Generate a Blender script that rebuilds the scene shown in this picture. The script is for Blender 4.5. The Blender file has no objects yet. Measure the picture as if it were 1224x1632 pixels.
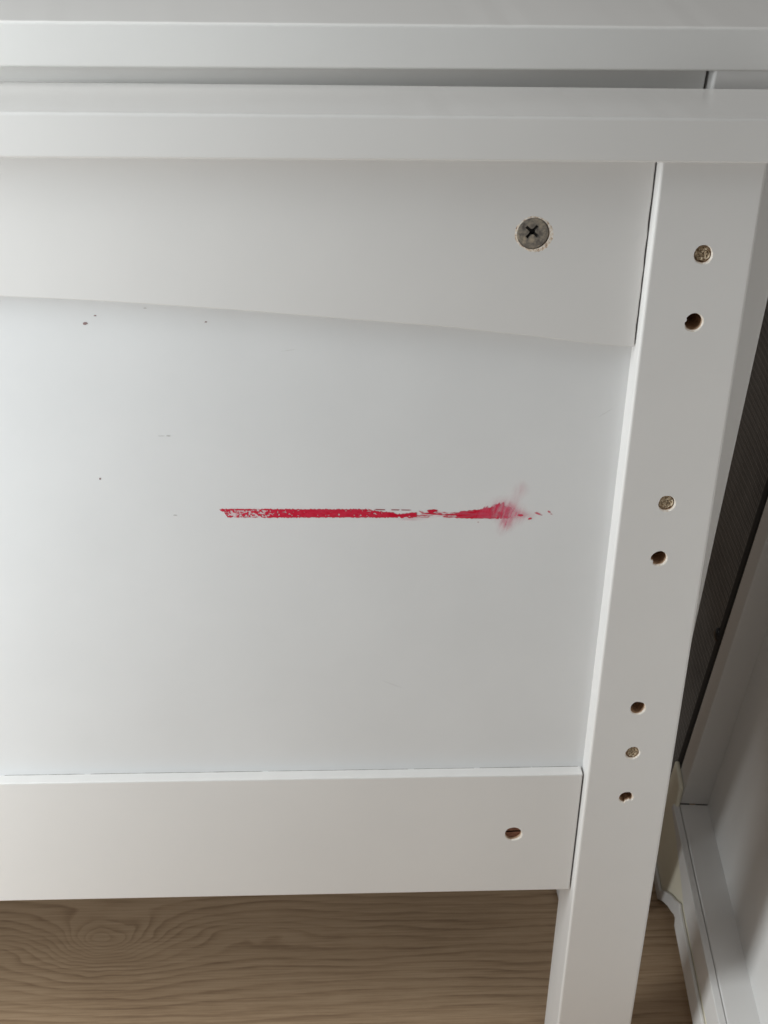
import bpy, bmesh, math, random
import numpy as np
from mathutils import Vector, Matrix

sc = bpy.context.scene
col = sc.collection
R = math.radians
random.seed(7)

# ------------------------------------------------------------------ camera
FLOOR = 0.90                     # the camera is 0.9 m above the floor (floor at z = 0)
CAM = Vector((0.0, -0.72, FLOOR))
ROT = ((0.9986128786245724, -0.00599884699915634, 0.052309965396907514),
       (-0.04842751363169032, -0.4945888734830632, 0.8677768273872072),
       (0.02066626644068535, -0.8691063571631698, -0.49419332792943227))
cd = bpy.data.cameras.new('camera')
cd.sensor_fit = 'HORIZONTAL'; cd.sensor_width = 36.0
cd.lens = 36.0 * 2200 / 1224
cd.clip_start = 0.02; cd.clip_end = 60
cd.dof.use_dof = True; cd.dof.focus_distance = 0.83; cd.dof.aperture_fstop = 32
cam = bpy.data.objects.new('camera', cd); col.objects.link(cam)
M = Matrix.Identity(4)
for i in range(3):
    M[i][0] = ROT[i][0]; M[i][1] = -ROT[i][1]; M[i][2] = -ROT[i][2]; M[i][3] = CAM[i]
cam.matrix_world = M
sc.camera = cam
sc.render.resolution_x = 768; sc.render.resolution_y = 1024

# ------------------------------------------------------------------ light
w = bpy.data.worlds.new('World'); sc.world = w; w.use_nodes = True
bg = w.node_tree.nodes['Background']
bg.inputs[0].default_value = (1.0, 0.955, 0.90, 1); bg.inputs[1].default_value = 0.10

def area(name, loc, target, sx, sy, power, color):
    l = bpy.data.lights.new(name, 'AREA'); l.shape = 'RECTANGLE'; l.size = sx; l.size_y = sy
    l.energy = power; l.color = color
    o = bpy.data.objects.new(name, l); col.objects.link(o); o.location = loc
    o.rotation_euler = (Vector(target) - Vector(loc)).to_track_quat('-Z', 'Y').to_euler()
    return o
area('left_key_light', (-0.53, -0.24, 0.67), (0.0, -0.10, 0.57), 0.20, 1.24, 6.7, (0.925, 0.98, 1.0))  # lamp added close in front of the board, in place of a window further left
area('overhead_fill', (-0.35, -0.30, 2.30), (0.0, 0.0, 0.7), 1.0, 1.0, 6.5, (1.0, 0.98, 0.95))  # unseen lamp added overhead to lift the cap tops and shade under the rails

vs = sc.view_settings
vs.view_transform = 'Standard'; vs.look = 'None'; vs.gamma = 1.0; vs.exposure = 0.0
sc.render.engine = 'CYCLES'

# ------------------------------------------------------------------ materials
def new_mat(name):
    m = bpy.data.materials.new(name); m.use_nodes = True
    nt = m.node_tree
    return m, nt, nt.nodes['Principled BSDF']

def N(nt, t, **kw):
    n = nt.nodes.new(t)
    for k, v in kw.items():
        if k.startswith('i_'):
            n.inputs[int(k[2:]) if k[2:].isdigit() else k[2:]].default_value = v
        else:
            setattr(n, k, v)
    return n

def mathn(nt, op, a, b=None, c=None, clamp=False):
    n = nt.nodes.new('ShaderNodeMath'); n.operation = op; n.use_clamp = clamp
    for i, v in enumerate((a, b, c)):
        if v is None: continue
        if isinstance(v, (int, float)): n.inputs[i].default_value = v
        else: nt.links.new(v, n.inputs[i])
    return n.outputs[0]

def ramp(nt, fac, stops):
    n = nt.nodes.new('ShaderNodeValToRGB')
    e = n.color_ramp.elements
    while len(e) < len(stops): e.new(0.5)
    for s, (p, c) in zip(e, stops):
        s.position = p; s.color = (*c, 1)
    nt.links.new(fac, n.inputs[0])
    return n.outputs[0]

def paint_mat(name, c, rough=0.33, grain_axis=0, bump=0.05, var=0.02):
    """satin white furniture paint over wood: faint lengthwise grain and orange peel"""
    m, nt, b = new_mat(name)
    tc = N(nt, 'ShaderNodeTexCoord')
    mp = N(nt, 'ShaderNodeMapping')
    s = [420, 420, 420]; s[grain_axis] = 9
    mp.inputs['Scale'].default_value = s
    nt.links.new(tc.outputs['Object'], mp.inputs[0])
    g = N(nt, 'ShaderNodeTexNoise', i_Scale=1.0, i_Detail=3.0, i_Roughness=0.6)
    nt.links.new(mp.outputs[0], g.inputs['Vector'])
    pl = N(nt, 'ShaderNodeTexNoise', i_Scale=260.0, i_Detail=2.0)
    nt.links.new(tc.outputs['Object'], pl.inputs['Vector'])
    big = N(nt, 'ShaderNodeTexNoise', i_Scale=7.0, i_Detail=5.0, i_Roughness=0.62)
    nt.links.new(tc.outputs['Object'], big.inputs['Vector'])
    h = mathn(nt, 'ADD', mathn(nt, 'MULTIPLY', g.outputs[0], 0.6), mathn(nt, 'MULTIPLY', pl.outputs[0], 0.5))
    bp = N(nt, 'ShaderNodeBump', i_Strength=bump, i_Distance=0.0006)
    nt.links.new(h, bp.inputs['Height'])
    nt.links.new(bp.outputs[0], b.inputs['Normal'])
    lo = tuple(x * (1 - var) for x in c); hi = tuple(min(1, x * (1 + var)) for x in c)
    nt.links.new(ramp(nt, big.outputs[0], [(0.3, lo), (0.7, hi)]), b.inputs['Base Color'])
    rr = mathn(nt, 'ADD', mathn(nt, 'MULTIPLY', big.outputs[0], 0.12), rough - 0.06)
    nt.links.new(rr, b.inputs['Roughness'])
    b.inputs['IOR'].default_value = 1.48
    return m

WHITE_H = paint_mat('white_paint_rail', (0.757, 0.744, 0.728), 0.33, 0, 0.12)
WHITE_V = paint_mat('white_paint_post', (0.757, 0.744, 0.728), 0.33, 2, 0.07)
WHITE_P = paint_mat('white_paint_panel', (0.765, 0.770, 0.772), 0.36, 0, 0.10, 0.03)
WHITE_B = paint_mat('white_paint_lit', (0.86, 0.85, 0.83), 0.30, 0, 0.06)  # same white paint lightened, standing in for light missing on the rear bed end
WHITE_CAP = paint_mat('white_paint_cap', (0.757, 0.746, 0.730), 0.24, 0, 0.06)
CREAM = paint_mat('cream_paint', (0.88, 0.83, 0.68), 0.4, 1, 0.05)

def noise_mat(name, stops, scale, rough=0.9, bump=0.4, dist=0.0008, stretch=(1, 1, 1), metallic=0.0, detail=6.0):
    m, nt, b = new_mat(name)
    tc = N(nt, 'ShaderNodeTexCoord'); mp = N(nt, 'ShaderNodeMapping')
    mp.inputs['Scale'].default_value = stretch
    nt.links.new(tc.outputs['Object'], mp.inputs[0])
    n = N(nt, 'ShaderNodeTexNoise', i_Scale=scale, i_Detail=detail, i_Roughness=0.65)
    nt.links.new(mp.outputs[0], n.inputs['Vector'])
    nt.links.new(ramp(nt, n.outputs[0], stops), b.inputs['Base Color'])
    bp = N(nt, 'ShaderNodeBump', i_Strength=bump, i_Distance=dist)
    nt.links.new(n.outputs[0], bp.inputs['Height']); nt.links.new(bp.outputs[0], b.inputs['Normal'])
    b.inputs['Roughness'].default_value = rough; b.inputs['Metallic'].default_value = metallic
    return m

BORE = noise_mat('bored_wood', [(0.3, (0.32, 0.19, 0.11)), (0.7, (0.66, 0.47, 0.32))], 500)
PLUG = noise_mat('chipboard_plug', [(0.34, (0.20, 0.125, 0.075)), (0.45, (0.58, 0.45, 0.30)), (0.64, (0.80, 0.70, 0.54))], 620, bump=1.0, dist=0.0015)
CHIP = noise_mat('chipped_paint', [(0.36, (0.34, 0.19, 0.12)), (0.46, (0.82, 0.70, 0.56)), (0.60, (0.92, 0.86, 0.80))], 700, 0.7, 0.8)
RIM = noise_mat('chipped_hole_edge', [(0.3, (0.62, 0.53, 0.43)), (0.6, (0.84, 0.80, 0.74))], 700, 0.7, 0.5)
STEEL = noise_mat('dull_steel', [(0.34, (0.12, 0.104, 0.09)), (0.50, (0.235, 0.21, 0.18)), (0.66, (0.44, 0.37, 0.28))], 330, 0.55, 0.45, 0.0005, metallic=0.3)
BRONZE = noise_mat('brown_bolt', [(0.3, (0.16, 0.07, 0.045)), (0.7, (0.36, 0.18, 0.12))], 380, 0.5, 0.4, metallic=0.4)
BARE = noise_mat('bare_wood_nick', [(0.3, (0.38, 0.22, 0.15)), (0.7, (0.62, 0.46, 0.36))], 300)
SPECK = noise_mat('dark_speck', [(0.3, (0.20, 0.13, 0.13)), (0.7, (0.40, 0.29, 0.28))], 900)
BLACK = noise_mat('black_plastic', [(0.3, (0.008, 0.008, 0.008)), (0.7, (0.018, 0.018, 0.018))], 200, 0.25, 0.05)
DUST = noise_mat('grime_line', [(0.35, (0.46, 0.45, 0.44)), (0.65, (0.64, 0.63, 0.62))], 240)

CRACK = noise_mat('cracked_joint', [(0.35, (0.26, 0.24, 0.23)), (0.65, (0.52, 0.50, 0.48))], 160)

def fabric_mat():
    m, nt, b = new_mat('dark_grey_fabric')
    tc = N(nt, 'ShaderNodeTexCoord')
    wv = N(nt, 'ShaderNodeTexWave', i_Scale=75.0, i_Distortion=1.6, i_Detail=2.0); wv.bands_direction = 'Y'
    wz = N(nt, 'ShaderNodeTexWave', i_Scale=50.0, i_Distortion=2.0, i_Detail=2.0); wz.bands_direction = 'Z'
    bigw = N(nt, 'ShaderNodeTexNoise', i_Scale=14.0, i_Detail=4.0)
    for n in (wv, wz, bigw): nt.links.new(tc.outputs['Object'], n.inputs['Vector'])
    h = mathn(nt, 'MULTIPLY', wv.outputs[1], mathn(nt, 'ADD', mathn(nt, 'MULTIPLY', wz.outputs[1], 0.6), 0.4))
    f = mathn(nt, 'ADD', mathn(nt, 'MULTIPLY', h, 0.5), mathn(nt, 'MULTIPLY', bigw.outputs[0], 0.5))
    nt.links.new(ramp(nt, f, [(0.15, (0.05, 0.046, 0.042)), (0.7, (0.26, 0.24, 0.22))]), b.inputs['Base Color'])
    bp = N(nt, 'ShaderNodeBump', i_Strength=0.5, i_Distance=0.001)
    nt.links.new(h, bp.inputs['Height']); nt.links.new(bp.outputs[0], b.inputs['Normal'])
    b.inputs['Roughness'].default_value = 0.9
    return m
FABRIC = fabric_mat()
BINDING = noise_mat('black_binding', [(0.3, (0.012, 0.011, 0.010)), (0.7, (0.03, 0.028, 0.026))], 500, 0.8, 0.3)

def floor_mat():
    m, nt, b = new_mat('oak_floor')
    ge = N(nt, 'ShaderNodeNewGeometry'); oi = N(nt, 'ShaderNodeObjectInfo')
    sx = N(nt, 'ShaderNodeSeparateXYZ'); nt.links.new(ge.outputs['Position'], sx.inputs[0])
    X, Y = sx.outputs[0], sx.outputs[1]
    kw = N(nt, 'ShaderNodeTexNoise', i_Scale=24.0, i_Detail=2.0, i_Roughness=0.5); nt.links.new(ge.outputs['Position'], kw.inputs['Vector'])
    ks = N(nt, 'ShaderNodeSeparateXYZ'); nt.links.new(kw.outputs['Color'], ks.inputs[0])
    KX = mathn(nt, 'ADD', X, mathn(nt, 'MULTIPLY', mathn(nt, 'SUBTRACT', ks.outputs[0], 0.5), 0.034))
    KY = mathn(nt, 'ADD', Y, mathn(nt, 'MULTIPLY', mathn(nt, 'SUBTRACT', ks.outputs[1], 0.5), 0.018))
    # slow wander of the grain
    mp = N(nt, 'ShaderNodeMapping'); mp.inputs['Scale'].default_value = (3.2, 15.0, 1)
    nt.links.new(ge.outputs['Position'], mp.inputs[0])
    wn = N(nt, 'ShaderNodeTexNoise', i_Scale=1.0, i_Detail=2.5, i_Roughness=0.5); wn.noise_dimensions = '4D'
    nt.links.new(mp.outputs[0], wn.inputs['Vector'])
    nt.links.new(mathn(nt, 'MULTIPLY', oi.outputs['Random'], 30.0), wn.inputs['W'])
    mp3 = N(nt, 'ShaderNodeMapping'); mp3.inputs['Scale'].default_value = (22, 60, 1)
    nt.links.new(ge.outputs['Position'], mp3.inputs[0])
    wn2 = N(nt, 'ShaderNodeTexNoise', i_Scale=1.0, i_Detail=3.0)
    nt.links.new(mp3.outputs[0], wn2.inputs['Vector'])
    g = mathn(nt, 'ADD', mathn(nt, 'MULTIPLY', Y, 1.0), mathn(nt, 'MULTIPLY', wn.outputs[0], 0.050))
    g = mathn(nt, 'ADD', g, mathn(nt, 'MULTIPLY', wn2.outputs[0], 0.0055))
    # knots: (x, y, amplitude, sx, sy)
    for kx, ky, A, s1, s2 in ((-0.176, 0.130, 0.085, 0.036, 0.022), (-0.27, 0.118, -0.030, 0.05, 0.02), (-0.06, 0.137, -0.018, 0.045, 0.012),
                              (0.62, 0.28, 0.04, 0.03, 0.02), (-0.6, -0.2, 0.04, 0.03, 0.02)):
        dx = mathn(nt, 'DIVIDE', mathn(nt, 'SUBTRACT', KX, kx), s1)
        dy = mathn(nt, 'DIVIDE', mathn(nt, 'SUBTRACT', KY, ky), s2)
        r2 = mathn(nt, 'ADD', mathn(nt, 'MULTIPLY', dx, dx), mathn(nt, 'MULTIPLY', dy, dy))
        e = mathn(nt, 'DIVIDE', A, mathn(nt, 'ADD', 1.0, r2))
        g = mathn(nt, 'ADD', g, e)
    ph = mathn(nt, 'FRACT', mathn(nt, 'MULTIPLY', g, 104.0))
    # late wood: soft ramp up then sharp edge
    ring = mathn(nt, 'POWER', ph, 2.6)
    edge = mathn(nt, 'SUBTRACT', 1.0, mathn(nt, 'SMOOTH_MIN', 1.0, mathn(nt, 'MULTIPLY', mathn(nt, 'SUBTRACT', 1.0, ph), 7.0), 0.3))
    ring = mathn(nt, 'MULTIPLY', ring, mathn(nt, 'SUBTRACT', 1.0, mathn(nt, 'MULTIPLY', edge, 0.9)))
    # ring strength varies
    mp4 = N(nt, 'ShaderNodeMapping'); mp4.inputs['Scale'].default_value = (9, 40, 1)
    nt.links.new(ge.outputs['Position'], mp4.inputs[0])
    vn = N(nt, 'ShaderNodeTexNoise', i_Scale=1.0, i_Detail=3.0); nt.links.new(mp4.outputs[0], vn.inputs['Vector'])
    ring = mathn(nt, 'MULTIPLY', ring, mathn(nt, 'MULTIPLY', mathn(nt, 'SUBTRACT', vn.outputs[0], 0.22, clamp=True), 2.6))
    # fine pores along X
    mp2 = N(nt, 'ShaderNodeMapping'); mp2.inputs['Scale'].default_value = (16, 520, 1)
    nt.links.new(ge.outputs['Position'], mp2.inputs[0])
    fn = N(nt, 'ShaderNodeTexNoise', i_Scale=1.0, i_Detail=4.0, i_Roughness=0.75); nt.links.new(mp2.outputs[0], fn.inputs['Vector'])
    t = mathn(nt, 'ADD', mathn(nt, 'MULTIPLY', ring, 0.66), mathn(nt, 'MULTIPLY', mathn(nt, 'SUBTRACT', fn.outputs[0], 0.38), 1.35))
    t = mathn(nt, 'ADD', t, mathn(nt, 'MULTIPLY', mathn(nt, 'SUBTRACT', wn.outputs[0], 0.5), 0.5))
    c = ramp(nt, t, [(0.0, (0.585, 0.415, 0.268)), (0.30, (0.48, 0.328, 0.202)), (0.90, (0.22, 0.130, 0.074))])
    hv = N(nt, 'ShaderNodeHueSaturation'); nt.links.new(c, hv.inputs['Color'])
    nt.links.new(mathn(nt, 'ADD', 0.90, mathn(nt, 'MULTIPLY', oi.outputs['Random'], 0.2)), hv.inputs['Value'])
    nt.links.new(hv.outputs[0], b.inputs['Base Color'])
    bp = N(nt, 'ShaderNodeBump', i_Strength=0.25, i_Distance=0.0005)
    nt.links.new(mathn(nt, 'MULTIPLY', t, -1.0), bp.inputs['Height']); nt.links.new(bp.outputs[0], b.inputs['Normal'])
    b.inputs['Roughness'].default_value = 0.5
    return m
FLOORM = floor_mat()

# ------------------------------------------------------------------ helpers
def link(name, me, mats, parent=None):
    o = bpy.data.objects.new(name, me); col.objects.link(o)
    for m in (mats if isinstance(mats, (list, tuple)) else [mats]): me.materials.append(m)
    if parent: o.parent = parent
    return o

def bm_to(name, bm, mats, parent=None):
    bmesh.ops.recalc_face_normals(bm, faces=bm.faces)
    me = bpy.data.meshes.new(name); bm.to_mesh(me); bm.free()
    return link(name, me, mats, parent)

def bm_prism(poly, y0, y1):
    """outline poly [(x,z)...] in the board plane, extruded from y0 (front) to y1 (back)"""
    bm = bmesh.new()
    a = [bm.verts.new((x, y0, z)) for x, z in poly]
    b = [bm.verts.new((x, y1, z)) for x, z in poly]
    n = len(poly)
    bm.faces.new(a); bm.faces.new(b[::-1])
    for i in range(n): bm.faces.new((a[i], b[i], b[(i + 1) % n], a[(i + 1) % n]))
    bmesh.ops.recalc_face_normals(bm, faces=bm.faces)
    return bm

def soften(bm, r, seg=4, ang=30):
    ed = [e for e in bm.edges if len(e.link_faces) == 2 and e.calc_face_angle() > R(ang)]
    bmesh.ops.bevel(bm, geom=ed, offset=r, segments=seg, profile=0.5, affect='EDGES', clamp_overlap=True)
    return bm

def bm_box(x0, x1, y0, y1, z0, z1, r=0.0015):
    bm = bm_prism([(x0, z0), (x1, z0), (x1, z1), (x0, z1)], y0, y1)
    return soften(bm, r) if r else bm

def box(name, ext, mat, parent, r=0.0015, wavy=None):
    bm = bm_box(*ext, r=r)
    if wavy:            # hand-painted: the upper front arris wanders by a fraction of a millimetre
        x0, x1, y0, y1, z0, z1 = ext
        n = 110
        for i in range(1, n):
            bmesh.ops.bisect_plane(bm, geom=bm.verts[:] + bm.edges[:] + bm.faces[:], plane_co=(x0 + (x1 - x0) * i / n, 0, 0), plane_no=(1, 0, 0))
        rnd = random.Random(int(wavy * 1e7)); ph = [(rnd.uniform(20, 420), rnd.uniform(0, 6.28)) for _ in range(9)]
        for v in bm.verts:
            if v.co.z > z1 - 1.2 * r and v.co.y < y0 + 1.2 * r:
                v.co.z += wavy * sum(math.sin(f * v.co.x + p) for f, p in ph) / 3 - wavy
    return bm_to(name, bm, mat, parent)

def empty(name, loc, rot=None):
    o = bpy.data.objects.new(name, None); col.objects.link(o); o.empty_display_size = 0.05
    o.location = loc
    if rot is not None: o.rotation_euler = rot
    return o

def tag(o, label, cat=None, group=None, kind=None):
    o['label'] = label
    if cat: o['category'] = cat
    if group: o['group'] = group
    if kind: o['kind'] = kind

def ragged(r, n, amp, seed):
    rnd = random.Random(seed)
    ph = [rnd.uniform(0, 6.28) for _ in range(6)]
    out = []
    for i in range(n):
        a = 2 * math.pi * i / n
        k = sum(math.sin((j + 2) * a + ph[j]) / (j + 1.5) for j in range(5)) * amp + rnd.uniform(-amp, amp) * 0.35
        out.append((a, r * (1 + k)))
    return out

def cutter(x, y, z, r, depth, seed, flare=0.0007, amp=0.03, off=(0.00025, -0.00025), squash=1.0, notch=None):
    """a slightly ragged bore with a chipped, flared mouth; material 0 = bore wood, 1 = chipped edge"""
    bm = bmesh.new()
    prof = ragged(r, 36, amp, seed); rim = ragged(r + flare, 36, amp * 1.6, seed + 50)
    rings = []
    for ring, yy, ox, oz in ((rim, y - 0.002, *off), (rim, y - 0.00002, *off), (prof, y + 0.0009, 0, 0), (prof, y + depth, 0, 0)):
        vs = []
        for a, q in ring:
            if notch and notch[0] < math.degrees(a) % 360 < notch[1]: q *= notch[2]
            vs.append(bm.verts.new((x + ox + q * math.cos(a), yy, z + oz + q * math.sin(a) * squash)))
        rings.append(vs)
    bm.faces.new(rings[0]); bm.faces.new(rings[-1][::-1])
    for k in range(3):
        for i in range(36):
            f = bm.faces.new((rings[k][i], rings[k + 1][i], rings[k + 1][(i + 1) % 36], rings[k][(i + 1) % 36]))
            f.material_index = 1 if k == 1 else 0
    o = bm_to('cutter', bm, [BORE, RIM])
    return o

def bore(obj, cutters):
    for c in cutters:
        md = obj.modifiers.new('bore', 'BOOLEAN'); md.operation = 'DIFFERENCE'; md.solver = 'EXACT'
        md.object = c; md.material_mode = 'TRANSFER'
    bpy.context.view_layer.update()
    dg = bpy.context.evaluated_depsgraph_get()
    me = bpy.data.meshes.new_from_object(obj.evaluated_get(dg), preserve_all_data_layers=True, depsgraph=dg)
    obj.modifiers.clear(); obj.data = me
    for c in cutters:
        d = c.data; bpy.data.objects.remove(c); bpy.data.meshes.remove(d)

# photo pixel -> local board coordinates (board frame: origin on the floor under the camera line)
RM = np.array(ROT)
def at(px, py, y):
    r = RM @ np.array([px - 612, py - 816, 2200.0])
    t = (0.72 + y) / r[1]
    return r[0] * t, FLOOR + r[2] * t

# ------------------------------------------------------------------ floor
floor = bm_to('floor', bm_prism([(-1.9, -0.02), (1.7, -0.02), (1.7, -0.0045), (-1.9, -0.0045)], -1.4, 1.5), BORE)
floor['kind'] = 'structure'; floor['label'] = 'brown oak plank floor with a knot under the bed end'
PW, PL = 0.19, 1.22
pm = bpy.data.meshes.new('plank')
bmp = bm_box(0, PL - 0.0006, 0, PW - 0.0006, -0.0045 + 0.0002, 0, r=0.0008); bmp.to_mesh(pm); bmp.free()
pm.materials.append(FLOORM)
for j in range(-7, 7):
    off = {0: -0.78}.get(j, random.uniform(-1.1, -0.2))
    k = -1
    while off + k * PL < 1.5:
        o = bpy.data.objects.new('plank', pm); col.objects.link(o)
        o.location = (off + k * PL, -0.008 + j * PW, 0); o.parent = floor
        k += 1

# ------------------------------------------------------------------ bed ends
ARCH = [(0.1805, -0.2998), (0.1705, -0.2994), (0.1526, -0.2975), (0.124, -0.2938), (0.0973, -0.2908), (0.0711, -0.2878), (0.0224, -0.2838),
        (-0.0325, -0.2791), (-0.0799, -0.2756), (-0.1235, -0.2728), (-0.1668, -0.2708), (-0.21, -0.2693), (-0.25, -0.2684), (-0.29, -0.2681)]
XC = -0.29
def smooth_arch():
    p = [Vector((x, z)) for x, z in ARCH]
    out = []
    for i in range(len(p) - 1):
        a = p[max(0, i - 1)]; b = p[i]; c = p[i + 1]; d = p[min(len(p) - 1, i + 2)]
        for t in (0, 0.25, 0.5, 0.75):
            out.append(0.5 * (2 * b + (c - a) * t + (2 * a - 5 * b + 4 * c - d) * t * t + (3 * b - a - 3 * c + d) * t ** 3))
    out.append(p[-1])
    return [(v.x, v.y) for v in out]

POST_F, RAIL_F, CAP_F = -0.0165, -0.008, -0.024
PL_, PR_ = 0.1822, 0.2384

def bed_end(name, s, rail_f, rail_end, leg, cap_back, post_f=POST_F, capm=None):
    """local frame: x along the board, y into it, z up with 0 at camera height; s scales every dimension"""
    root = empty(name, (0, 0, 0))
    def B(n, e, m, r=0.0015, wavy=None): return box(n, [q * s for q in e], m, root, r, wavy)
    def mir(x): return 2 * XC - x
    cap = B('cap_rail', (mir(0.264), 0.264, CAP_F, cap_back, -0.1914, -0.1685), capm or WHITE_CAP, 0.0016, 0.00007)
    arch = [(x - (0.1805 - rail_end), z) for x, z in smooth_arch()]
    full = arch + [(mir(x), z) for x, z in arch[-2::-1]]
    rj = random.Random(3)
    endp = [((rail_end + rj.uniform(-0.00022, 0.00022)) * s, (-0.190 - (0.1075 - 0.004) * k / 16) * s) for k in range(17)]
    poly = [(x * s, z * s) for x, z in full] + [(mir(rail_end) * s, -0.190 * s)] + endp
    top = bm_to('top_rail', soften(bm_prism(poly, rail_f * s, -0.0001), 0.0008, 3, 40), capm or WHITE_H, root)
    panel = bm_to('panel', bm_prism([(mir(0.188) * s, -0.71 * s), (0.188 * s, -0.71 * s), (0.188 * s, -0.188 * s), (mir(0.188) * s, -0.188 * s)], 0, 0.009 * s), WHITE_P, root)
    bot = B('bottom_rail', (mir(0.1812), 0.1812, RAIL_F, 0.0125, -0.7152, -0.6093), WHITE_H, 0.0010, 0.00010)
    bk = B('back_rail', (mir(0.1815), 0.1815, 0.0128, 0.0225, -0.7145, -0.63), WHITE_H, 0.0010)
    bk2 = B('back_rail', (mir(0.1815), 0.1815, 0.0098, 0.0225, -0.290, -0.193), WHITE_H, 0.0010)
    post = B('post', (PL_, PR_, post_f, 0.026, leg, -0.189), WHITE_V, 0.0017)
    post2 = B('post', (mir(PR_), mir(PL_), post_f, 0.026, leg, -0.189), WHITE_V, 0.0017)
    return root, cap, top, panel, bot, post

A, capA, topA, panelA, botA, postA = bed_end('bed_end', 1.0, RAIL_F, 0.1814, -FLOOR + 0.0005, 0.0435)
A.location = (0, 0, FLOOR)
tag(A, 'white painted bed end in front with a red streak across its panel', 'bed frame', 'white bed ends stacked together')
panelA['label'] = 'flat white panel smeared with a red paint streak'
postA['label'] = 'white post with seven drilled holes'
topA['label'] = 'white top rail with an arched lower edge and a steel screw'

def lp(px, py, y):
    x, z = at(px, py, y); return x, z - FLOOR

# bores in the right post: photo px, py, radius, depth, seed, squash, notch
HOLES = [(1120.5, 405.5, 0.0047, 0.0028, 11, 1.06, None), (1105.5, 513.5, 0.00485, 0.022, 12, 1.03, (150, 172, 0.86)),
         (1062.5, 802.5, 0.0047, 0.0026, 13, 1.06, None), (1050, 890, 0.00465, 0.022, 14, 1.04, (196, 214, 0.80)),
         (1016.5, 1128.5, 0.0046, 0.020, 15, 1.05, None), (1008, 1200, 0.0044, 0.0022, 16, 1.08, None),
         (997.5, 1271, 0.0045, 0.020, 17, 1.02, (265, 330, 0.62))]
cuts = []
for px, py, r, d, sd, sq, nt_ in HOLES:
    x, z = lp(px, py, POST_F)
    cuts.append(cutter(x, POST_F, z, r, d, sd, 0.00055, 0.025, squash=sq, notch=nt_))
postA.location = (0, 0, 0)
_rootloc = A.location.copy(); A.location = (0, 0, 0)
bore(postA, cuts)

def plug(x, y, z, r, seed, parent):
    """broken dowel end filling a hole: rough little height field"""
    rnd = random.Random(seed); bm = bmesh.new(); n = 20; rings = 7; prev = None
    c = bm.verts.new((x, y + rnd.uniform(-.0006, .0006), z))
    for k in range(1, rings + 1):
        q = r * k / rings
        cur = [bm.verts.new((x + q * math.cos(6.2832 * i / n), y + rnd.uniform(-0.0009, 0.0009) + (0.0010 if k == rings else 0), z + q * math.sin(6.2832 * i / n))) for i in range(n)]
        for i in range(n):
            if prev is None: bm.faces.new((c, cur[i], cur[(i + 1) % n]))
            else: bm.faces.new((prev[i], cur[i], cur[(i + 1) % n], prev[(i + 1) % n]))
        prev = cur
    return bm_to('wood_plug', bm, PLUG, parent)
for i in (0, 2, 5):
    px, py, r, d, sd, sq, _ = HOLES[i]
    x, z = lp(px, py, POST_F)
    p = plug(x, POST_F + 0.0016, z, r * 1.02, sd, postA)
    p['label'] = 'pale broken wooden plug'

# bolt hole of the bottom rail
x, z = lp(818, 1329, RAIL_F)
bore(botA, [cutter(x, RAIL_F, z, 0.0056, 0.016, 31, 0.0006, 0.03, squash=0.98)])
bm = bmesh.new(); bmesh.ops.create_circle(bm, cap_ends=True, radius=0.0053, segments=28)
bmesh.ops.rotate(bm, verts=bm.verts, matrix=Matrix.Rotation(R(90), 3, 'X'))
ex = bmesh.ops.extrude_face_region(bm, geom=bm.faces[:])
bmesh.ops.translate(bm, verts=[v for v in ex['geom'] if isinstance(v, bmesh.types.BMVert)], vec=(0, 0.004, 0))
bmesh.ops.translate(bm, verts=bm.verts, vec=(x, RAIL_F + 0.0026, z))
bolt = bm_to('bolt', bm, BRONZE, botA)
slot = bm_to('slot_cutter', bm_prism([(x - 0.006, z - 0.0006), (x + 0.006, z - 0.0003), (x + 0.006, z + 0.0009), (x - 0.006, z + 0.0006)], RAIL_F, RAIL_F + 0.0040), BLACK)
bore(bolt, [slot])
bolt['label'] = 'brown slotted bolt sunk in the bottom rail'

# screw in the top rail
SX, SZ = lp(849, 371.5, RAIL_F)
bore(topA, [cutter(SX + 0.0003, RAIL_F, SZ - 0.0002, 0.00885, 0.0026, 41, 0.0003, 0.012)])
bm = bmesh.new(); prof = ragged(0.0087, 56, 0.010, 42); rs = []
for k, (q, yy) in enumerate(((0.0, -0.0003), (0.35, -0.0003), (0.7, -0.00028), (0.93, -0.00012), (1.0, 0.00030), (1.0, 0.0024))):
    if k == 0: continue
    rs.append([bm.verts.new((SX + q * r * math.cos(a), RAIL_F + yy, SZ + q * r * math.sin(a))) for a, r in prof])
bm.faces.new(rs[0]); bm.faces.new(rs[-1][::-1])
for k in range(len(rs) - 1):
    for i in range(56): bm.faces.new((rs[k][i], rs[k + 1][i], rs[k + 1][(i + 1) % 56], rs[k][(i + 1) % 56]))
screw = bm_to('screw', bm, STEEL, topA)
cx, cz = SX - 0.0004, SZ + 0.0009
def cross_cut(ang, ln, wd, dp):
    bm = bmesh.new()
    vs = []
    for yy, k, kw in ((RAIL_F - 0.002, 1.0, 1.1), (RAIL_F + dp, 0.72, 0.8)):
        for sx_, sz_ in ((-1, -1), (1, -1), (1, 1), (-1, 1)):
            u = sx_ * ln * k; v = sz_ * wd * kw
            vs.append(bm.verts.new((cx + u * math.cos(ang) - v * math.sin(ang), yy, cz + u * math.sin(ang) + v * math.cos(ang))))
    for f in ((0, 1, 2, 3), (7, 6, 5, 4), (0, 4, 5, 1), (1, 5, 6, 2), (2, 6, 7, 3), (3, 7, 4, 0)): bm.faces.new([vs[i] for i in f])
    return bm_to('cross_cutter', bm, BLACK)
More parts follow.
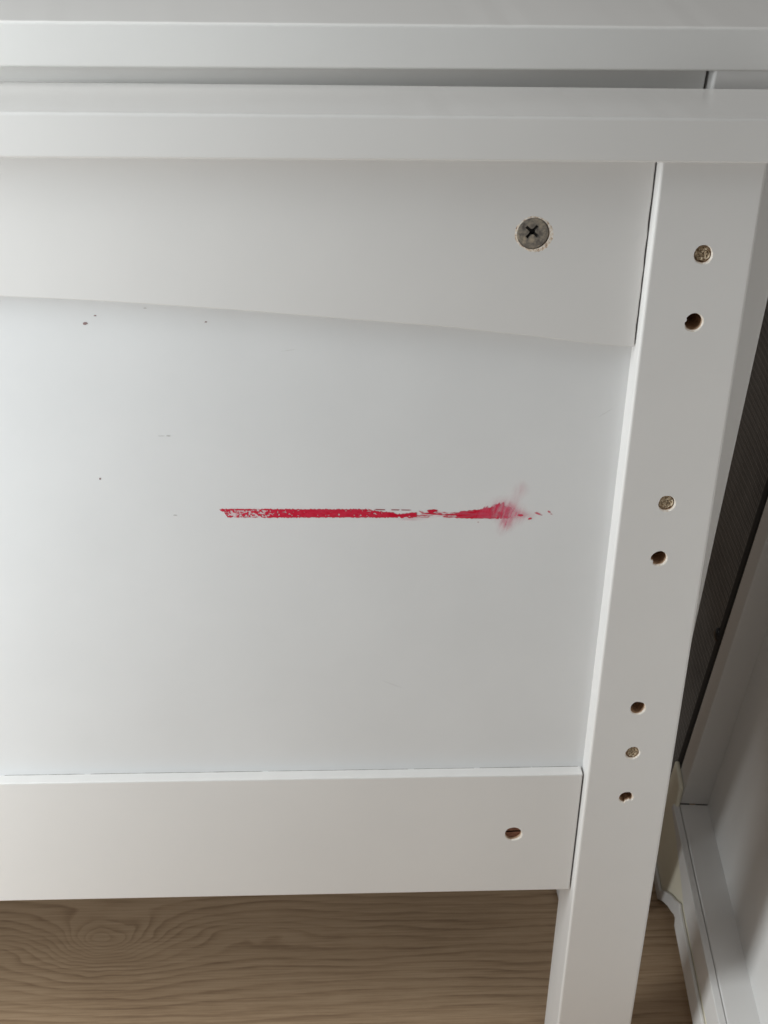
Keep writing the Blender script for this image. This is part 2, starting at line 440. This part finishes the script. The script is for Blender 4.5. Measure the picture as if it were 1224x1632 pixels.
def star_cut():
    bm = bmesh.new(); r0 = []; r1 = []
    for i in range(8):
        a = R(50 + 45 * i); q = 0.0025 if i % 2 == 0 else 0.0017
        r0.append(bm.verts.new((cx + q * math.cos(a), RAIL_F - 0.002, cz + q * math.sin(a))))
        r1.append(bm.verts.new((cx + 0.8 * q * math.cos(a), RAIL_F + 0.0022, cz + 0.8 * q * math.sin(a))))
    bm.faces.new(r0); bm.faces.new(r1[::-1])
    for i in range(8): bm.faces.new((r0[i], r1[i], r1[(i + 1) % 8], r0[(i + 1) % 8]))
    return bm_to('star_cutter', bm, BLACK)
STEELD = noise_mat('recess_steel', [(0.3, (0.035, 0.032, 0.028)), (0.7, (0.10, 0.09, 0.08))], 500, 0.6, 0.3, metallic=0.4)
c1 = cross_cut(R(50), 0.0051, 0.00085, 0.0012); c2 = cross_cut(R(-38), 0.0051, 0.00085, 0.0012)
for c in (c1, c2): c.data.materials[0] = STEELD
bore(screw, [c1, c2, star_cut()])
screw['label'] = 'dull steel cross-head screw with chipped paint around it'

def flake(name, pts, y, mat, parent, th=0.00018):
    """thin chip of paint or dirt lying on the board: fan of the outline, slightly domed"""
    bm = bmesh.new()
    c = bm.verts.new((sum(p[0] for p in pts) / len(pts), y - th, sum(p[1] for p in pts) / len(pts)))
    v = [bm.verts.new((p[0], y - th * 0.8, p[1])) for p in pts]
    u = [bm.verts.new((p[0], y + 0.0001, p[1])) for p in pts]
    for i in range(len(v)):
        j = (i + 1) % len(v)
        bm.faces.new((c, v[i], v[j])); bm.faces.new((v[i], u[i], u[j], v[j]))
    return bm_to(name, bm, mat, parent)

# chipped ring round the screw (widest at the lower right)
rnd = random.Random(5); bm = bmesh.new(); ins = []; outs = []
for i in range(72):
    a = 2 * math.pi * i / 72
    wdt = 0.0004 + 0.0017 * max(0, math.cos(a + R(32))) ** 1.5 + rnd.uniform(0, 0.0005)
    if 150 < math.degrees(a) < 235: wdt += 0.0004
    ins.append(bm.verts.new((SX + 0.0003 + 0.00875 * math.cos(a), RAIL_F - 0.00012, SZ - 0.0002 + 0.00875 * math.sin(a))))
    outs.append(bm.verts.new((SX + 0.0003 + (0.00885 + wdt) * math.cos(a), RAIL_F - 0.00002, SZ - 0.0002 + (0.00885 + wdt) * math.sin(a))))
for i in range(72): bm.faces.new((ins[i], outs[i], outs[(i + 1) % 72], ins[(i + 1) % 72]))
bm_to('chipped_paint', bm, CHIP, topA)

# specks and nicks on the panel (photo px, half sizes in px)
for k, (px, py, a, b, m) in enumerate(((135.5, 515.5, 3.9, 2.2, SPECK), (151.5, 503, 1.9, 1.0, SPECK), (328, 513, 1.9, 1.0, SPECK), (231, 491, 2.4, 1.0, DUST),
                                   (159.5, 763, 1.6, 1.7, SPECK), (268, 694.5, 3.2, 1.2, DUST), (257, 694.5, 5.0, 0.6, DUST), (279, 821, 3.6, 0.8, DUST))):
    x, z = lp(px, py, 0); k_ = 0.000357
    pts = [(x + k_ * a * q / 1 * math.cos(t), z + k_ * b * q * math.sin(t)) for t, q in ragged(1.0, 12, 0.14, 70 + k)]
    f = flake('paint_speck', pts, 0, m, panelA)

# cracked paint line where the panel meets the bottom rail, and a faint scratch
rnd = random.Random(19); bm = bmesh.new(); zj = -0.6093
px_ = -0.27
while px_ < 0.178:
    ln = rnd.uniform(0.006, 0.05); n = max(3, int(ln / 0.003))
    wmax = rnd.uniform(0.00008, 0.00020) * (1.15 if px_ < -0.02 else 0.7)
    lo = []; hi = []
    for i in range(n + 1):
        xx = min(px_ + ln * i / n, 0.179); wd = wmax * max(0.0, math.sin(math.pi * i / n)) ** 0.5 * rnd.uniform(0.7, 1.1) + 0.00002
        zz = zj + 0.00022 + rnd.uniform(-0.00004, 0.00006)
        lo.append(bm.verts.new((xx, -0.00005, zz - 0.0003))); hi.append(bm.verts.new((xx, -0.00003, zz + wd)))
    for i in range(n): bm.faces.new((lo[i], lo[i + 1], hi[i + 1], hi[i]))
    px_ += ln + rnd.choice((0.0002, 0.0006, 0.004))
bm_to('paint_crack', bm, CRACK, panelA)
for (xa, ya), (xb, yb) in (((955, 664), (976, 651)), ((448, 560), (470, 557)), ((610, 1085), (640, 1096))):
    p, q = lp(xa, ya, 0), lp(xb, yb, 0)
    flake('scratch', [p, ((p[0] + q[0]) / 2, (p[1] + q[1]) / 2 + 0.00010), q, ((p[0] + q[0]) / 2, (p[1] + q[1]) / 2 - 0.00006)], 0, DUST, panelA, 0.00008)

# ------------------------------------------------------------------ red streak (a smeared paint film on the panel)
def vnoise(x, y, seed):
    rs_ = np.random.RandomState(seed); T = rs_.rand(64, 64)
    xi = np.floor(x).astype(int); yi = np.floor(y).astype(int); fx = x - xi; fy = y - yi
    fx = fx * fx * (3 - 2 * fx); fy = fy * fy * (3 - 2 * fy)
    g = lambda i, j: T[i % 64, j % 64]
    return (g(xi, yi) * (1 - fx) + g(xi + 1, yi) * fx) * (1 - fy) + (g(xi, yi + 1) * (1 - fx) + g(xi + 1, yi + 1) * fx) * fy
def sstep(a, b, v):
    t = np.clip((v - a) / (b - a), 0, 1); return t * t * (3 - 2 * t)
ST = 0.6
gx = np.arange(345, 892, ST); gy = np.arange(756, 858, ST)
GX, GY = np.meshgrid(gx, gy, indexing='ij')
def band(x0, x1, top, bot, soft=0.8, fx=2.0, rag=0.0, seed=1, rs=4.0):
    """soft-edged band with top/bottom given as (x,y) polylines"""
    t = np.interp(GX, [p[0] for p in top], [p[1] for p in top]); b = np.interp(GX, [p[0] for p in bot], [p[1] for p in bot])
    if rag:
        t = t + (vnoise(GX / rs, GY * 0 + 3, seed) - 0.5) * 2 * rag; b = b + (vnoise(GX / rs, GY * 0 + 9, seed + 1) - 0.5) * 2 * rag
    return sstep(-soft, soft, GY - t) * sstep(-soft, soft, b - GY) * sstep(x0 - fx, x0 + fx, GX) * sstep(-fx, fx, x1 - GX)
alpha = np.zeros_like(GX); tone = np.zeros_like(GX)       # tone 0 = deep red, 1 = pink smear, 0.5 mid
def lay(a, t):
    global alpha, tone
    w_ = np.clip(a, 0, 1); na = alpha + w_ * (1 - alpha)
    tone = np.where(na > 1e-4, (tone * alpha * (1 - w_) + t * w_) / np.maximum(na, 1e-4), t); alpha = na
n1 = vnoise(GX / 2.6, GY / 1.7, 3); n2 = vnoise(GX / 5.5, GY / 2.2, 4); n3 = vnoise(GX / 1.5, GY / 1.2, 5); n4 = vnoise(GX / 18, GY / 9, 6)
# main stripe, diagonal torn left end
m = band(350, 634, [(350, 811.2), (588, 811.4), (600, 814.5), (612, 815.5), (626, 816), (634, 820)], [(350, 812), (354, 815), (357, 816), (360, 821), (363, 824.2), (440, 824.9), (520, 824.5), (620, 824.8), (634, 824.5)], 0.8, 1.0, 0.75, 21, 2.2)
dens = np.interp(GX, [350, 362, 372, 400, 418, 428, 440, 470, 560, 575, 596, 610, 640], [0.84, 0.70, 0.55, 0.58, 0.60, 0.80, 0.88, 0.92, 0.92, 0.84, 0.88, 0.97, 0.98])
edge = np.minimum(np.abs(GY - 811.2), np.abs(824.8 - GY))
speck = 0.55 * n1 + 0.45 * n3
thr = 1.08 - dens * 0.92 - 0.15 * np.exp(-(edge / 1.6) ** 2)
cov = sstep(thr - 0.10, thr + 0.10, speck + 0.18 * (n2 - 0.5))
lay(m * np.clip(cov, 0.16, 1), np.where(cov > 0.5, 0.04 + 0.16 * n2, 0.72))
# darker outline left along the upper edge
lay(band(356, 430, [(356, 811), (430, 811)], [(356, 813.2), (430, 813.0)], 0.6, 3) * sstep(0.25, 0.5, n2) * 0.8, 0.02)
lay(band(598, 654, [(598, 811.2), (654, 812.2)], [(598, 812.8), (654, 813.4)], 0.5, 3) * sstep(0.2, 0.45, n2) * 0.85, -0.6)
# broken block after the stripe
lay(band(635, 664, [(635, 820), (640, 818.6), (655, 817), (664, 816.5)], [(635, 823), (640, 825), (664, 824.6)], 0.8, 1.2, 1.2, 31, 3) * sstep(0.12, 0.35, n1 * .6 + n2 * .5), 0.08)
lay(band(620, 640, [(620, 817), (640, 821)], [(620, 824), (640, 823)], 0.8, 2), 0.02)
lay(np.exp(-((GX - 655) / 16) ** 2 - ((GY - 827) / 2.5) ** 2) * n4 * 0.3, 1.0)
lay(np.exp(-((GX - 700) / 30) ** 2 - ((GY - 820) / 4) ** 2) * n2 * 0.22, 1.0)
# thin dragged streaks
for (x0, x1, t, b, al, tn, sd) in ((668, 676, [(668, 814.5), (676, 815.5)], [(668, 816), (676, 817)], .7, .3, 41),
        (681, 697, [(681, 813), (690, 812), (697, 812.4)], [(681, 815), (688, 817.6), (697, 814)], 1, .12, 42),
        (672, 704, [(672, 817.6), (690, 817.2), (704, 818.2)], [(672, 818.8), (690, 819.6), (704, 820.0)], .85, .25, 43),
        (700, 734, [(700, 819), (715, 819.2), (734, 817)], [(700, 820.2), (715, 821), (734, 821)], .85, .15, 44),
        (706, 736, [(706, 823.2), (736, 823)], [(706, 824.4), (736, 825.4)], .8, .25, 45),
        (706, 720, [(706, 821.5), (720, 823)], [(706, 823), (720, 824.5)], .5, .5, 46),
        (663, 690, [(663, 820.6), (690, 820.8)], [(663, 822), (690, 822)], .7, .4, 47), (664, 684, [(664, 823.4), (684, 823)], [(664, 824.6), (684, 824.2)], .6, .5, 48),
        (694, 732, [(694, 815), (712, 817), (732, 816)], [(694, 816.2), (712, 818.2), (732, 818.2)], .6, .4, 49)):
    lay(band(x0, x1, t, b, 0.6, 2.0, 0.7, sd, 4) * al * sstep(0.02, 0.25, n2 * 0.6 + n1 * 0.5), tn * 0.6)
# leaf-shaped blob and its upward brush strokes
leaf = band(727, 790, [(727, 819.5), (734, 814.5), (752, 813), (764, 811.5), (784, 808)], [(727, 823), (738, 826), (784, 826.2)], 0.9, 1.5, 0.8, 51, 4) * sstep(796, 776, GX)
streak = vnoise(GX / 14 - GY / 9, GY / 1.4 + GX / 30, 52)
lay(leaf * np.clip(0.78 + 0.6 * sstep(0.3, 0.6, streak), 0, 1), 0.03 + 0.28 * sstep(0.62, 0.35, streak))
spike_top = 802.0 + 9 * np.abs(GX - 797) / 34 + (vnoise((GX - 0.35 * (812 - GY)) / 2.4, GX * 0, 53) - 0.5) * 9.5
sm = sstep(-1.2, 1.6, GY - spike_top) * sstep(758, 770, GX + (GY - 812) * 0.6) * sstep(822, 806, GX) * sstep(827.5, 824.5, GY)
fl = vnoise((GX - 0.35 * (812 - GY)) / 2.2, GY / 14, 54)
lay(sm * (0.42 + 0.55 * sstep(0.3, 0.65, fl)) * np.interp(GX, [755, 790, 806, 822], [1, 1, 0.75, 0.2]), 0.55 - 0.4 * sstep(0.4, 0.75, fl))
lay(band(784, 812, [(784, 822), (812, 823)], [(784, 826), (812, 825)], 0.8, 3, 1.2, 55, 3) * sstep(0.35, 0.55, n1) * 0.9, 0.15)
lay(np.exp(-((GX - 796) / 4) ** 2 - ((GY - 817.5) / 2) ** 2) * 0.8, 0.15)
# faint wiped haze of pink
for cx_, cy_, sx_, sy_, al in ((817, 819, 15, 11, 0.46), (806, 834, 9, 9, 0.45), (800, 812, 16, 13, 0.30), (829, 782, 11, 8, 0.11), (834, 774, 7, 6, 0.09), (823, 795, 8, 7, 0.07), (836, 821, 13, 5, 0.18), (812, 808, 9, 8, 0.25), (797, 848, 5, 6, 0.06)):
    d = ((GX - cx_) / sx_) ** 2 + ((GY - cy_) / sy_) ** 2
    lay(np.exp(-d) * al * (0.45 + 0.9 * vnoise((GX - 0.35 * (812 - GY)) / 2.6, GY / 9, 61)), 1.0)
# loose spots to the right
for cx_, cy_, sx_, sy_, al, tn, sk in ((829, 821, 4.2, 1.7, .95, .3, 0), (845, 826.4, 3.0, 1.4, .95, .2, -.2), (856.5, 818, 4.5, 1.7, .6, .5, .25), (861, 820, 3.5, 1.2, .35, .7, .2),
                                   (875, 815.5, 2.4, 1.6, .65, .35, .3), (878.5, 819, 2.0, 1.2, .35, .6, .4), (762, 832, 1.2, 1.0, .35, .3, 0)):
    d = ((GX - cx_) / sx_) ** 2 + ((GY - cy_ - sk * (GX - cx_)) / sy_) ** 2
    lay(sstep(1.5, 0.5, d + (n1 - 0.5) * 0.9) * al, tn)
deep = np.array([0.58, 0.0015, 0.026]); pink = np.array([0.78, 0.15, 0.25]); dark = np.array([0.16, 0.05, 0.05])
tn = np.clip(tone, 0, 1)[..., None]; dk = np.clip(-tone, 0, 1)[..., None]
colr = (deep * (1 - tn) + pink * tn) * (1 - dk) + dark * dk
keep = alpha > 0.015
cell = keep[:-1, :-1] | keep[1:, :-1] | keep[:-1, 1:] | keep[1:, 1:]
use = np.zeros_like(keep); use[:-1, :-1] |= cell; use[1:, :-1] |= cell; use[:-1, 1:] |= cell; use[1:, 1:] |= cell
idx = -np.ones(keep.shape, int); idx[use] = np.arange(use.sum())
rays = np.stack([GX[use] - 612, GY[use] - 816, np.full(use.sum(), 2200.0)], 1) @ RM.T
tt = 0.72 / rays[:, 1]
V = np.stack([rays[:, 0] * tt, -0.00012 - 0.00010 * alpha[use] * n2[use], rays[:, 2] * tt], 1)
I, J = np.nonzero(cell)
F = np.stack([idx[I, J], idx[I, J + 1], idx[I + 1, J + 1], idx[I + 1, J]], 1)
me = bpy.data.meshes.new('red_paint_streak'); me.from_pydata(V.tolist(), [], F.tolist())
ca = me.color_attributes.new('film', 'FLOAT_COLOR', 'POINT')
ca.data.foreach_set('color', np.concatenate([colr[use], np.clip(alpha[use], 0, 1)[:, None]], 1).astype(np.float32).ravel())
def film_mat():
    m, nt, b = new_mat('red_paint_film')
    at_ = N(nt, 'ShaderNodeVertexColor', layer_name='film')
    nt.links.new(at_.outputs[0], b.inputs['Base Color']); nt.links.new(at_.outputs[1], b.inputs['Alpha'])
    b.inputs['Roughness'].default_value = 0.6; b.inputs['Specular IOR Level'].default_value = 0.15
    return m
streakO = link('red_paint_streak', me, film_mat(), panelA)
streakO['label'] = 'red paint streak, mottled at one end and smeared pink at the other'
A.location = _rootloc

# ------------------------------------------------------------------ second bed end, leaning behind the first
SB = 1.05
Bt = Vector((0.0288, 0.0262, 0.042))
piv = Vector((0, 0, -0.18))
rotB = Matrix.Rotation(0.0384, 3, 'Z') @ Matrix.Rotation(0.0034, 3, 'Y') @ Matrix.Rotation(0.1186, 3, 'X')
# camera-centred fit: point = CAMlocal + SB*(rotB*(q-piv)+piv+Bt - CAMlocal), then the scale goes into the mesh
c0 = Vector((0, -0.72, 0))
locB = c0 + SB * (-(rotB @ piv) + piv + Bt - c0)
zmin = lambda leg: min((rotB @ Vector((x, y, leg)) * SB + locB).z for x in (PR_, 2 * XC - PR_) for y in (POST_F, 0.026))
legB = -0.86
for _ in range(30): legB -= (zmin(legB) + FLOOR - 0.0006) / SB
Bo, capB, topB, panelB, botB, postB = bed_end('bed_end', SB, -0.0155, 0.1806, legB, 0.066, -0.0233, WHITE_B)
Bo.matrix_world = Matrix.Translation(locB + Vector((0, 0, FLOOR))) @ rotB.to_4x4()
tag(Bo, 'white painted bed end leaning behind, only its cap and post edge showing', 'bed frame', 'white bed ends stacked together')
# nick of bare wood on its post edge
bm = bm_box(PR_ * SB - 0.0035, PR_ * SB + 0.00035, POST_F * SB - 0.0001, POST_F * SB + 0.004, -0.452 * SB, -0.415 * SB, r=0.0003)
nick = bm_to('bare_wood_nick', bm, BARE, postB)

# ------------------------------------------------------------------ framed board at the right, leaning outwards
yaw, lean, wC = R(-5.04), R(6.82), 0.0243
apex = Vector((0.324, 0.2, FLOOR - 0.823))
u = Vector((math.sin(yaw), -math.cos(yaw), 0)); wv = Vector((math.cos(yaw), math.sin(yaw), 0))
MC = Matrix(((wv.x, -u.x, 0, apex.x), (wv.y, -u.y, 0, apex.y), (0, 0, 1, apex.z), (0, 0, 0, 1)))     # local: x = into the board, y = away, z = up
C = empty('framed_board', (0, 0, 0)); C.matrix_world = MC
tag(C, 'white framed board with shaped foot leaning at the right edge', 'bed frame')
tl = math.tan(lean)
def sheared(name, x0, x1, y0, y1, z0, z1, mat, r=0.0012):
    """a member of the leaning board"""
    bm = bm_box(x0, x1, y0, y1, z0, z1, r)
    for v in bm.verts: v.co.x += tl * v.co.z
    return bm_to(name, bm, mat, C)
H = 0.62
sheared('side_panel', wC, wC + 0.012, -0.62, 0.03, -0.05, H, WHITE_V)
sheared('stile', 0.0, wC + 0.002, 0.0, 0.0262, 0.0, H, WHITE_V)
sheared('bottom_rail', 0.0, wC + 0.002, -0.62, 0.0, -0.0615, 0.0, WHITE_V)
# shaped apron in front of the bottom rail: foot at the far end, raised further along
zf = -apex.z + 0.0006
out = [(0.034, 0.021), (0.034, zf), (-0.040, zf), (-0.047, zf + 0.006), (-0.056, zf + 0.013), (-0.068, zf + 0.0205), (-0.082, zf + 0.0275), (-0.089, zf + 0.0315),
       (-0.094, zf + 0.0325), (-0.098, zf + 0.028), (-0.62, zf + 0.028), (-0.62, -0.014), (-0.07, -0.010), (-0.004, -0.0035), (0.002, 0.017)]
def apron(name, pts, x0, x1, mat, r):
    bm = bmesh.new()
    a = [bm.verts.new((x0 + tl * z, y, z)) for y, z in pts]; b = [bm.verts.new((x1 + tl * z, y, z)) for y, z in pts]
    n = len(pts); bm.faces.new(a); bm.faces.new(b[::-1])
    for i in range(n): bm.faces.new((a[i], b[i], b[(i + 1) % n], a[(i + 1) % n]))
    bmesh.ops.recalc_face_normals(bm, faces=bm.faces); soften(bm, r, 3, 25)
    return bm_to(name, bm, mat, C)
ap = apron('apron', out, -0.0045, -0.0002, CREAM, 0.0018); ap['label'] = 'cream moulded apron with a bracket foot'
low = out[1:11]
hb = [0.009, 0.0095, 0.0105, 0.011, 0.012, 0.013, 0.014, 0.016, 0.019, 0.019]
bead = low + [(y + 0.0015, z + h) for (y, z), h in list(zip(low, hb))[::-1]]
apron('bead', bead, -0.0075, -0.0047, WHITE_V, 0.0011)
apron('edge_strip', [(-0.62, -0.024), (-0.104, -0.024), (-0.075, -0.017), (-0.03, -0.009), (0.0, -0.005), (0.0, -0.0004), (-0.62, -0.0004)], -0.0062, -0.0006, WHITE_V, 0.0006)

# ------------------------------------------------------------------ dark fabric panel behind
D = empty('fabric_panel', (0, 0, 0)); D.matrix_world = MC @ Matrix.Translation((0, 0.0275, 0))
tag(D, 'dark grey fabric panel standing between the post and the framed board', 'fabric panel')
def dpart(name, x0, x1, y0, y1, z0, z1, mat, r):
    bm = bm_box(x0, x1, y0, y1, z0, z1, r)
    for v in bm.verts: v.co.x += tl * v.co.z
    return bm_to(name, bm, mat, D)
dpart('fabric_face', 0.0015, 0.018, 0.012, 0.42, -apex.z + 0.002, 0.66, FABRIC, 0.003)
dpart('edge_binding', -0.0005, 0.019, 0.0, 0.0118, -apex.z + 0.002, 0.662, BINDING, 0.002)
bm = bmesh.new(); bmesh.ops.create_uvsphere(bm, u_segments=20, v_segments=12, radius=0.0062)
for v in bm.verts: v.co.x *= 0.55; v.co += Vector((tl * 0.155, 0.012, 0.155))
bt = bm_to('button', bm, BLACK, D)
for p in bt.data.polygons: p.use_smooth = True
